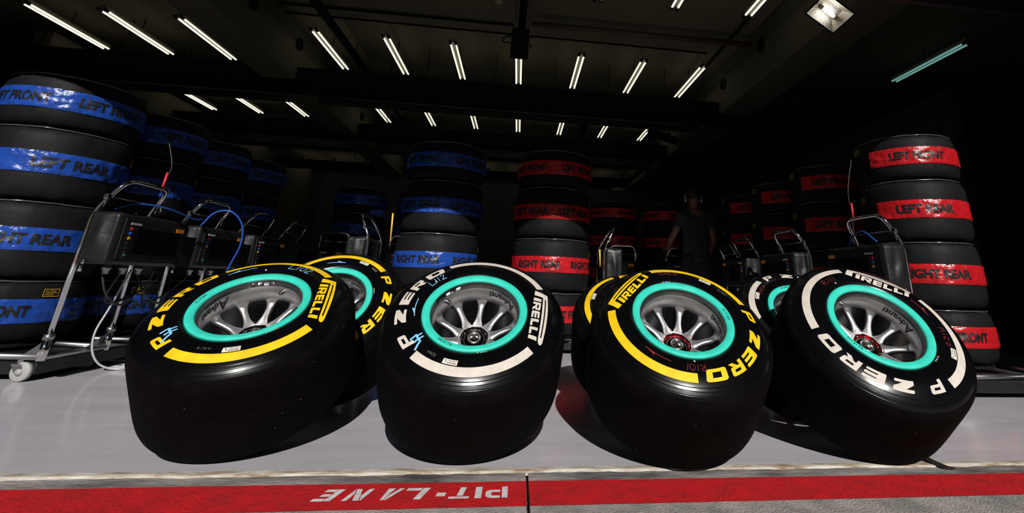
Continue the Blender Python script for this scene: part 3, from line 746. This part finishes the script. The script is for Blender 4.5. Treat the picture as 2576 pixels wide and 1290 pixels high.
def label_frame(h, a0, zc):
    out = []; w, t = .075, .042
    for lp in ([(0,0),(w,0),(w,.003),(0,.003)], [(0,t-.003),(w,t-.003),(w,t),(0,t)], [(0,0),(.003,0),(.003,t),(0,t)], [(w-.003,0),(w,0),(w,t),(w-.003,t)]): out.append(poly([lp]))
    V, Fc = merge(out); R = RW+.006; P = []
    for x, y in V: a = D2(a0)+(x-w/2)/R; P.append((R*math.cos(a), R*math.sin(a), zc-t/2+y))
    return new_mesh('label_frame', P, Fc, M_YLAB)
def piping_mesh(h):
    pts = []
    for k in range(64):
        a = 2*PI*k/64; r = .322+.006*noise.noise(Vector((math.cos(a)*4, math.sin(a)*4, h*9))); pts.append((r*math.cos(a), r*math.sin(a), h-.012+.006*noise.noise(Vector((math.cos(a)*3, math.sin(a)*3, 3)))))
    return MB().tube(pts, .0048, 6, closed=True).mesh('piping', mat('glossy_piping', (.06, .06, .06), .18, spec=.8), True)
PIPING = {k: piping_mesh(h) for k, h in HT.items()}
TOPS = ['topmost', 'second from top', 'third from top', 'bottom']
def wrapped_tyre(X, Y, z, kind, text, colour, where, stackname, phi, b0, b1, texts, lab):
    h = HT[kind]; m = M_BLUE if colour == 'blue' else M_RED
    o = thing('wrapped_tyre', '%s-banded wrapped tyre, %s in the %s' % (colour, where, stackname), 'tyre', 'wrapped tyres stacked in the garage', loc=(X, Y, z), rot=(0, 0, D2(phi)))
    cv = link('cover', COVER[kind], o, rot=(0, 0, random.uniform(0, 6)))
    link('piping', PIPING[kind], o, rot=(0, 0, random.uniform(0, 6)))
    bd = link('band', band_mesh(h, b0, b1, m), o)
    for t in texts:
        link('band_lettering', wrap_text(text, h, t, h/2, .062, .40 if 'RIGHT' in text else .36, M_LETT, RW, 'band_lettering', .012), bd)
    if lab is not None:
        lf = link('warning_label', label_frame(h, lab, h/2+.098), o)
        link('label_print', wrap_text('M.A. HORNE\nTYRE HEATERS\nENGLAND', h, lab, h/2+.098, .026, .056, M_YLAB, RW+.006, 'label_print', 0, False), lf)
    return o
def caster(parent, x, y):
    o = link('caster', MB().cyl((x, y, .082), (x, y, .118), .014, 10).box((x-.022, y-.022, .074), (x+.022, y+.022, .084)).mesh('caster', M_CHROME), parent)
    mb = MB()
    for s in (-1, 1):
        yy = y+s*.017
        V = [(x-.022, yy-.0015, .078), (x+.022, yy-.0015, .078), (x+.03, yy-.0015, .04), (x+.012, yy-.0015, .03), (x-.008, yy-.0015, .05)]; V += [(a, b+.003, c) for a, b, c in V]
        mb.add(V, [(0,1,2,3,4),(9,8,7,6,5)]+[(i, (i+1) % 5, (i+1) % 5+5, i+5) for i in range(5)])
    mb.build('fork', M_STEEL, o)
    w = MB(); pr_ = [(-.013, .016), (-.013, .040), (-.009, .0455), (.009, .0455), (.013, .040), (.013, .016)]
    V = []; Fc = []; n = 24
    for s, r in pr_:
        for k in range(n): V.append((x+.018+r*math.cos(2*PI*k/n), y+s, .046+r*math.sin(2*PI*k/n)))
    for i in range(5):
        for k in range(n): Fc.append((i*n+k, i*n+(k+1) % n, (i+1)*n+(k+1) % n, (i+1)*n+k))
    w.add(V, Fc); w.cyl((x+.018, y-.02, .046), (x+.018, y+.02, .046), .016, 12); w.build('wheel', M_GREYW, o, True)
TROLLEY = {}
def trolley(X, Y, label, hx=.65, sg=1, yn=-.44, yf=-.04, rot=0.0):
    """wheeled base under a stack with a chrome push handle on its sg*X side"""
    o = thing('tyre_trolley', label, 'trolley', 'tyre trolleys', loc=(X, Y, 0), rot=(0, 0, rot))
    x0, x1 = -.34*sg, hx*sg; y0, y1 = yn, .24
    mb = MB()
    for a, b in (((x0, y0+.08), (x1, y0)), ((x0, y1), (x1, yf)), ((x0, y0+.08), (x0, y1)), ((x1, y0), (x1, yf)), ((x0*.3, y0), (x0*.3, y1))): mb.tube([(a[0], a[1], .118), (b[0], b[1], .118)], .016, 10)
    mb.build('base_frame', M_STEEL, o, True)
    V, Fc = lathe([(.118, .0), (.118, .30), (.122, .305), (.136, .305), (.139, .30), (.139, .0)], 40)
    MB().add(V, Fc).build('platform', M_DARK, o)
    MB().box((x0, y0+.03, .03), (x1-.03*sg, y1, .10), .01).build('drip_tray', M_BAG, o)
    for cx_, cy_ in ((x0*.9, y0+.10), (x0*.9, y1-.03), (x1-.10*sg, y0+.02), (x1-.10*sg, yf)): caster(o, cx_, cy_)
    k = hx*sg; t = .10*sg
    path = fillet([(k, yn, .105), (k, yn, .86), (k+t, yn+.03, 1.04), (k+t, yf-.03, 1.04), (k, yf, .86), (k, yf, .105)], .07, 6)
    MB().tube(path, .0125, 12).build('handle', M_CHROME, o, True)
    MB().tube([(k+t*.45, yn+.012, .94), (k+t*.45, yf-.012, .94)], .004, 8).build('cross_rod', M_CHROME, o, True)
    for yy in (yn, yf):
        MB().tube([(k, yy, .10), (k, yy, .20)], .019, 12).build('sleeve', M_CHROME, o, True)
        MB().tube([(k, yy, .20), (k, yy, .225)], .0225, 12).build('collar', M_STEEL, o, True)
        V = [(k-.012*sg, yy-.004, .115), (k-.10*sg, yy-.004, .115), (k-.012*sg, yy-.004, .19)]; V += [(a, b+.008, c) for a, b, c in V]
        MB().add(V, [(0,1,2),(5,4,3),(0,3,4,1),(1,4,5,2),(2,5,3,0)]).build('gusset', M_STEEL, o)
        MB().box((k+t*.45-.012, yy-.016, .925), (k+t*.45+.012, yy+.016, .955), .004).tube([(k+t*.45, yy, .93), (k+t*.2, yy+.02, .87)], .007, 8).build('clamp', M_CHROME, o, True)
    return o
def control_box(X, Y, label, sg=1, hx=.65, yn=-.44, yf=-.04, rot=0.0, detail=True):
    o = thing('heater_control_box', label, 'control box', 'heater control boxes on trolley handles', loc=(X, Y, 0), rot=(0, 0, rot))
    xa, xb = (hx+.016)*sg, (hx+.155)*sg; ya, yb = yn-.02, yf+.16; z0, z1 = .575, .855
    # soft bag with bulging, creased sides
    bm = bmesh.new(); bmesh.ops.create_cube(bm, size=1.0); bmesh.ops.subdivide_edges(bm, edges=list(bm.edges), cuts=9, use_grid_fill=True)
    for v in bm.verts:
        p = Vector((xa+(v.co.x+.5)*(xb-xa), ya+(v.co.y+.5)*(yb-ya), z0+(v.co.z+.5)*(z1-z0)))
        ex = 1-abs(v.co.x)*2; ez = 1-abs(v.co.z)*2
        nz = noise.noise(Vector((p.x*16, p.y*10+3, p.z*11)))+.6*noise.noise(Vector((p.x*30, p.y*20, p.z*6+9)))
        if v.co.y < -.49: p.y += -.012*max(0, ex)*max(0, ez)**.5 + .016*nz*ex*(.3+ez)
        if v.co.z > .49: p.z += .010*nz
        if abs(v.co.x) > .49 and abs(v.co.y) < .49: p.x += .002*nz*sg
        v.co = p
    me = bpy.data.meshes.new('bag'); bm.to_mesh(me); bm.free(); me.materials.append(M_BAG); me.polygons.foreach_set('use_smooth', [True]*len(me.polygons))
    link('bag', me, o)
    xp = xb+.004*sg
    pn = MB().box((xb-.004*sg, ya+.05, z0+.03), (xp, yb-.02, z1-.025), .004).build('panel', M_PANEL, o)
    MB().box((xp, ya+.15, z0+.06), (xp+.003*sg, yb-.06, z1-.075), .002).build('screen', M_SCREEN, pn)
    if detail:
        MB().box((xp, ya+.09, z1-.060), (xp+.002*sg, ya+.17, z1-.048)).build('white_label', mat('label_white', (.55, .55, .55), .6), pn)
        MB().box((xp, yb-.105, z1-.072), (xp+.002*sg, yb-.035, z1-.048)).build('warning_sticker', mat('label_orange', (.75, .26, .02), .6), pn)
        for i, m in enumerate((M_CRED, M_BDOT, M_YLAB, M_CABLE, M_CABLE, M_CABLE, M_CABLE)):
            MB().box((xp, ya+.095, z1-.090-.026*i), (xp+.004*sg, ya+.113, z1-.074-.026*i), .001).build('button', m, pn)
        MB().box((xp, ya+.10, z0+.040), (xp+.002*sg, ya+.118, z0+.058)).build('teal_mark', M_TEAL, pn)
        zx = xa+.05*sg
        MB().tube([(zx, ya-.016, z0+.03), (zx-.004*sg, ya-.018, z0-.005)], .006, 8).tube([(zx-.004*sg, ya-.018, z0-.005), (zx-.006*sg, ya-.018, z0-.04)], .009, 8).build('zip_pull', M_CHROME, o, True)
    for j in range(3):
        y = ya+.12+.12*j; mb = MB(); V, Fc = lathe([(0, .016), (-.012, .016), (-.014, .021), (-.03, .021), (-.032, .016), (-.055, .014), (-.055, .0)], 14)
        mb.add([(a+(xa+xb)/2, b+y, c+z0+.004) for a, b, c in V], Fc); mb.build('connector', M_STEEL, o, True)
    return o
def cable(label, pts, r, m, cat='cable', nm='cable'): return tag(MB().tube(catmull(pts, 8), r, 8).build(nm, m, smooth=True), label, cat)
SEQ = [('LEFT FRONT', 'FRONT'), ('LEFT REAR', 'REAR'), ('RIGHT REAR', 'REAR'), ('RIGHT FRONT', 'FRONT')]
def stack(X, Y, colour, name, b0, b1, texts, labs, shift=(0, 0, 0, 0)):
    phi = math.degrees(math.atan2(-Y, -X)); z = .14
    for i in (3, 2, 1, 0):
        t, kind = SEQ[i]; dx, dy = random.uniform(-.008, .008), random.uniform(-.008, .008)
        wrapped_tyre(X+dx, Y+dy, z, kind, t, colour, TOPS[i], name, phi, b0, b1, texts[i], labs[i]); z += HT[kind]
NM = ['front', 'second', 'third', 'fourth']
for k in range(4):
    y = 3.48+.722*k; nm = '%s stack of the left row' % NM[k]
    stack(-3.01, y, 'blue', nm, -170, 84, [[-50, 30], [12], [-2], [-14]] if k == 0 else [[-40, 36], [10], [0], [-30, 48]], [88, 76, 46, 30])
    trolley(-3.01, y, 'tyre trolley carrying the %s' % nm)
    control_box(-3.01, y, 'black bagged control box facing right beside the %s' % nm, detail=k < 3)
    y = (3.32, 4.32, 5.18, 6.04)[k]; nm = '%s stack of the right row' % NM[k]
    stack(2.98, y, 'red', nm, -38, 190, [[16], [14], [14], [20]] if k == 0 else [[10], [8], [12], [0]], [-60, -62, None, None])
    trolley(2.98, y, 'tyre trolley carrying the %s' % nm, sg=-1, hx=.62 if k < 3 else .42, yn=-.57, yf=-.17)
    if k < 3: control_box(2.98, y, 'black bagged control box facing left beside the %s' % nm, sg=-1, hx=.62, yn=-.57, yf=-.17, detail=k < 3)
stack(-.71, 4.47, 'blue', 'left middle stack', -170, 170, [[-40, 40], [-34, 40], [-28, 55], [0]], [80, 80, 80, 80])
trolley(-.71, 4.47, 'tyre trolley carrying the left middle stack', hx=.50, sg=-1, yn=-.30, yf=.10)
control_box(-.71, 4.47, 'black bagged control box left of the left middle stack', sg=-1, hx=.50, yn=-.30, yf=.10)
stack(.285, 4.50, 'red', 'right middle stack', -170, 170, [[-40, 40], [-34, 40], [-18, 62], [30, -50]], [80, 80, 80, 80])
trolley(.285, 4.50, 'tyre trolley carrying the right middle stack', hx=.46, yn=-.22, yf=.16)
control_box(.285, 4.50, 'black bagged control box right of the right middle stack', hx=.46, yn=-.22, yf=.16)
for k, (x, c, nm) in enumerate(((-2.25, 'blue', 'outer left stack of the back row'), (-1.42, 'blue', 'inner left stack of the back row'), (1.36, 'red', 'inner right stack of the back row'), (2.16, 'red', 'outer right stack of the back row'))):
    stack(x, 7.15, c, nm, -170, 170, [[-40, 40]]*4, [60, None, 60, None])
    trolley(x, 7.15, 'tyre trolley carrying the %s' % nm, rot=-PI/2, yn=-.19, yf=.19)
    control_box(x, 7.15, 'black bagged control box in front of the %s' % nm, rot=-PI/2, yn=-.19, yf=.01)

# cables and hoses
cable('blue air hose looping over the second control box of the left row', [(-2.26, 3.82, .86), (-2.20, 3.84, .96), (-2.10, 3.86, .97), (-2.03, 3.90, .88), (-2.02, 3.92, .74), (-2.06, 3.92, .58), (-2.10, 3.95, .40)], .006, M_CBLUE, 'hose', 'air_hose')
cable('blue air hose lying on top of the front left control box', [(-2.34, 3.15, .88), (-2.28, 3.22, .925), (-2.20, 3.36, .92), (-2.18, 3.60, .885), (-2.22, 3.75, .90)], .005, M_CBLUE, 'hose', 'air_hose')
cable('blue air hose arching over the front right control box', [(2.24, 2.82, .87), (2.22, 2.88, .93), (2.24, 2.96, .95), (2.26, 3.06, .93), (2.27, 3.14, .87)], .005, M_CBLUE, 'hose', 'air_hose')
coil = []
for i in range(40):
    t = i/39*2*PI*2.2; coil.append((-2.18+.10*math.cos(t)+.02*math.sin(i), 3.44+.05*math.sin(t), .008+.0015*i/4))
cable('pale grey cable coiled on the floor under the front left control box', [(-2.30, 3.36, .55), (-2.32, 3.32, .34), (-2.34, 3.30, .20), (-2.32, 3.32, .08), (-2.26, 3.38, .012)]+coil, .0055, M_CWHT, nm='floor_cable')
for i, (x, y, dx) in enumerate(((-2.30, 3.14, .05), (-2.27, 3.26, -.06), (-2.29, 3.38, .07), (-2.26, 3.50, -.04))):
    cable('black cable sagging below the front left control box, %s from the near post' % ORD[i], [(x, y, .56), (x+dx, y+.02, .42), (x+dx*1.6, y+.10, .36), (x+dx, y+.22, .40), (x+.02, y+.30, .52)], .006, M_CABLE)
cable('thin cable with a red sleeve rising beside the front left stack', [(-2.42, 3.62, .94), (-2.44, 3.62, 1.12), (-2.43, 3.62, 1.24), (-2.50, 3.62, 1.42)], .004, M_CABLE)
tag(MB().tube([(-2.436, 3.605, 1.06), (-2.432, 3.605, 1.19)], .0075, 8).build('cable_sleeve', M_CRED, smooth=True), 'red cable sleeve hanging beside the front left stack', 'sleeve')
cable('thin cable with a red sleeve rising beside the front right stack', [(2.34, 3.16, .95), (2.34, 3.16, 1.12), (2.34, 3.16, 1.27), (2.40, 3.16, 1.50)], .004, M_CABLE)
tag(MB().tube([(2.34, 3.145, 1.07), (2.34, 3.145, 1.17)], .0075, 8).build('cable_sleeve', M_CRED, smooth=True), 'red cable sleeve hanging beside the front right stack', 'sleeve')
cable('black cord hooked on the front left trolley handle', [(-2.33, 3.45, .98), (-2.29, 3.44, .90), (-2.30, 3.40, .80), (-2.33, 3.30, .88)], .006, M_CABLE)
tag(MB().tube([(-1.05, 4.22, .83), (-1.06, 4.20, 1.06)], .007, 8).build('cable_sleeve', M_CYEL, smooth=True), 'yellow cable sleeve beside the left middle stack', 'sleeve')
cable('black cable hanging beside the left middle stack', [(-1.06, 4.20, 1.06), (-1.03, 4.18, 1.12), (-1.0, 4.2, 1.2)], .005, M_CABLE)
tag(MB().tube([(.70, 4.22, .70), (.69, 4.20, .84)], .007, 8).build('cable_sleeve', M_CYEL, smooth=True), 'yellow cable sleeve beside the right middle stack', 'sleeve')
cable('blue hose coiled on top of the trolley left of the left middle stack', [(-1.24+.06*math.cos(t), 4.40+.06*math.sin(t), 1.06+.003*t) for t in [i*.5 for i in range(30)]], .007, M_CBLUE, 'hose', 'air_hose')

# ------------------------------------------------------------------ person at the back, seen from behind
def skin_mesh(name, verts, edges, m, lv=2, root=0):
    me = bpy.data.meshes.new(name); me.from_pydata([v[:3] for v in verts], edges, []); ob = bpy.data.objects.new(name, me); COL.objects.link(ob)
    md = ob.modifiers.new('skin', 'SKIN'); md.use_smooth_shade = True
    sv = me.skin_vertices[0].data
    for i, v in enumerate(verts):
        r = v[3]; sv[i].radius = r if isinstance(r, tuple) else (r, r); sv[i].use_root = (i == root)
    s = ob.modifiers.new('sub', 'SUBSURF'); s.levels = lv; s.render_levels = lv
    dg = bpy.context.evaluated_depsgraph_get(); out = bpy.data.meshes.new_from_object(ob.evaluated_get(dg)); bpy.data.objects.remove(ob)
    out.materials.clear(); out.materials.append(m); out.polygons.foreach_set('use_smooth', [True]*len(out.polygons)); return out
M_SKIN = mat('skin', (.16, .07, .045), .55); M_SHIRT = mat('dark_grey_shirt', (.022, .022, .024), .9, bump=.3, bscale=12); M_TROU = mat('black_trousers', (.012, .012, .013), .9); M_HAIR = mat('dark_hair', (.012, .009, .007), .7); M_SHOE = mat('black_shoe', (.01, .01, .01), .5)
PX, PY = 2.13, 5.75
per = thing('person', 'person with headphones seen from behind, reaching for a trolley handle', 'person', loc=(PX, PY, 0))
# local: x right, y away from camera (facing), z up
bv = [(0,0,.94,(.15,.10)), (0,.0,1.10,(.14,.095)), (0,.02,1.28,(.165,.105)), (0,.03,1.40,(.13,.08)), (0,.035,1.47,.055), (0,.045,1.54,.062), (0,.05,1.62,(.078,.095)), (0,.05,1.69,(.07,.085)),
      (-.165,.03,1.385,.062), (-.225,.10,1.20,.048), (-.255,.20,1.10,.042), (-.235,.36,1.035,.034), (-.225,.42,1.03,.030), (-.215,.49,1.035,.034),
      (.18,.03,1.385,.062), (.24,.04,1.12,.048), (.245,.07,1.08,.043), (.235,.20,.94,.034), (.23,.245,.91,.030), (.225,.30,.88,.034),
      (-.095,0,.88,.088), (-.11,.01,.50,.062), (-.115,.0,.10,.045), (-.12,.05,.04,.04), (-.125,.14,.025,.032),
      (.095,0,.88,.088), (.115,.01,.50,.062), (.125,-.02,.10,.045), (.13,.03,.04,.04), (.14,.12,.025,.032)]
be = [(0,1),(1,2),(2,3),(3,4),(4,5),(5,6),(6,7),(3,8),(8,9),(9,10),(10,11),(11,12),(12,13),(3,14),(14,15),(15,16),(16,17),(17,18),(18,19),(0,20),(20,21),(21,22),(22,23),(23,24),(0,25),(25,26),(26,27),(27,28),(28,29)]
body = skin_mesh('body', bv, be, M_SKIN); bo = link('body', body, per)
def finger(base, d, L, r, curl):
    p = Vector(base); d = Vector(d).normalized(); out = [(*p, r)]
    for i in range(3): d = (d+Vector((0, 0, -curl))).normalized(); p = p+d*L/3; out.append((*p, r*(.95-.12*i)))
    return skin_mesh('finger', out, [(0,1),(1,2),(2,3)], M_SKIN, 1)
for hx_, hy_, hz_, dy_ in ((-.215, .49, 1.035, 1), (.225, .30, .88, .6)):
    for i, L in enumerate((.062, .072, .068, .055)): link('finger', finger((hx_-.030+.02*i, hy_+.02, hz_+.004), (0, dy_, -.1), L, .0085, .55), bo)
    link('finger', finger((hx_+(.034 if hx_ < 0 else -.034), hy_-.015, hz_-.002), (.45 if hx_ < 0 else -.45, .8, -.15), .055, .0095, .35), bo)
sv_ = [(0,0,.80,(.185,.14)), (0,0,.90,(.178,.132)), (0,0,1.08,(.166,.12)), (0,.02,1.27,(.182,.122)), (0,.03,1.40,(.145,.092)), (0,.035,1.45,(.072,.068)), (-.17,.03,1.39,.076), (-.215,.085,1.24,.066), (.185,.03,1.39,.076), (.235,.04,1.21,.066)]
link('shirt', skin_mesh('shirt', sv_, [(0,1),(1,2),(2,3),(3,4),(4,5),(4,6),(6,7),(4,8),(8,9)], M_SHIRT), per)
tv_ = [(0,0,1.02,(.165,.12)), (0,0,.90,(.172,.125)), (-.097,0,.80,.108), (-.112,.01,.48,.076), (-.116,0,.09,.064), (.097,0,.80,.108), (.117,.01,.48,.076), (.126,-.02,.09,.064)]
link('trousers', skin_mesh('trousers', tv_, [(0,1),(1,2),(2,3),(3,4),(1,5),(5,6),(6,7)], M_TROU), per)
for s, yy in ((-1, .03), (1, .01)): link('shoe', skin_mesh('shoe', [(s*.122,yy-.06,.045,.05), (s*.125,yy+.03,.045,.05), (s*.13,yy+.15,.035,.042)], [(0,1),(1,2)], M_SHOE, 1), per)
def ellipsoid(c, rx, ry, rz, cut=None, n=20):
    bm = bmesh.new(); bmesh.ops.create_uvsphere(bm, u_segments=n, v_segments=n//2+4, radius=1)
    if cut is not None: bmesh.ops.delete(bm, geom=[v for v in bm.verts if cut(v.co)], context='VERTS')
    for v in bm.verts: v.co = Vector((c[0]+v.co.x*rx, c[1]+v.co.y*ry, c[2]+v.co.z*rz))
    me = bpy.data.meshes.new('e'); bm.to_mesh(me); bm.free(); me.polygons.foreach_set('use_smooth', [True]*len(me.polygons)); return me
hm = ellipsoid((0, .045, 1.645), .086, .104, .108, lambda c: (c.y > .45 and c.z < .45) or c.z < -.55); hm.materials.append(M_HAIR); link('hair', hm, per)
for nm_, c, r in (('nose', (0, .152, 1.60), (.014, .018, .022)), ('ear', (-.082, .045, 1.60), (.012, .022, .032)), ('ear', (.082, .045, 1.60), (.012, .022, .032))):
    e_ = ellipsoid(c, *r, n=10); e_.materials.append(M_SKIN); link(nm_, e_, bo)
for x in (-.03, .03): e_ = ellipsoid((x, .135, 1.625), .013, .010, .009, n=10); e_.materials.append(M_BLK); link('eye', e_, bo)
e_ = ellipsoid((0, .138, 1.555), .024, .010, .007, n=10); e_.materials.append(M_RMARK); link('mouth', e_, bo)
hp = thing('headphones', 'headphones with silver cups worn by the person at the back', 'headphones', loc=(PX, PY, 0))
MB().tube([(.102*math.cos(t), .04, 1.61+.142*math.sin(t)) for t in [PI*i/16 for i in range(17)]], .010, 8).build('headband', M_CABLE, hp, True)
for s in (-1, 1):
    e_ = ellipsoid((s*.104, .04, 1.60), .022, .038, .048, n=14); e_.materials.append(M_STEEL); link('ear_cup', e_, hp)
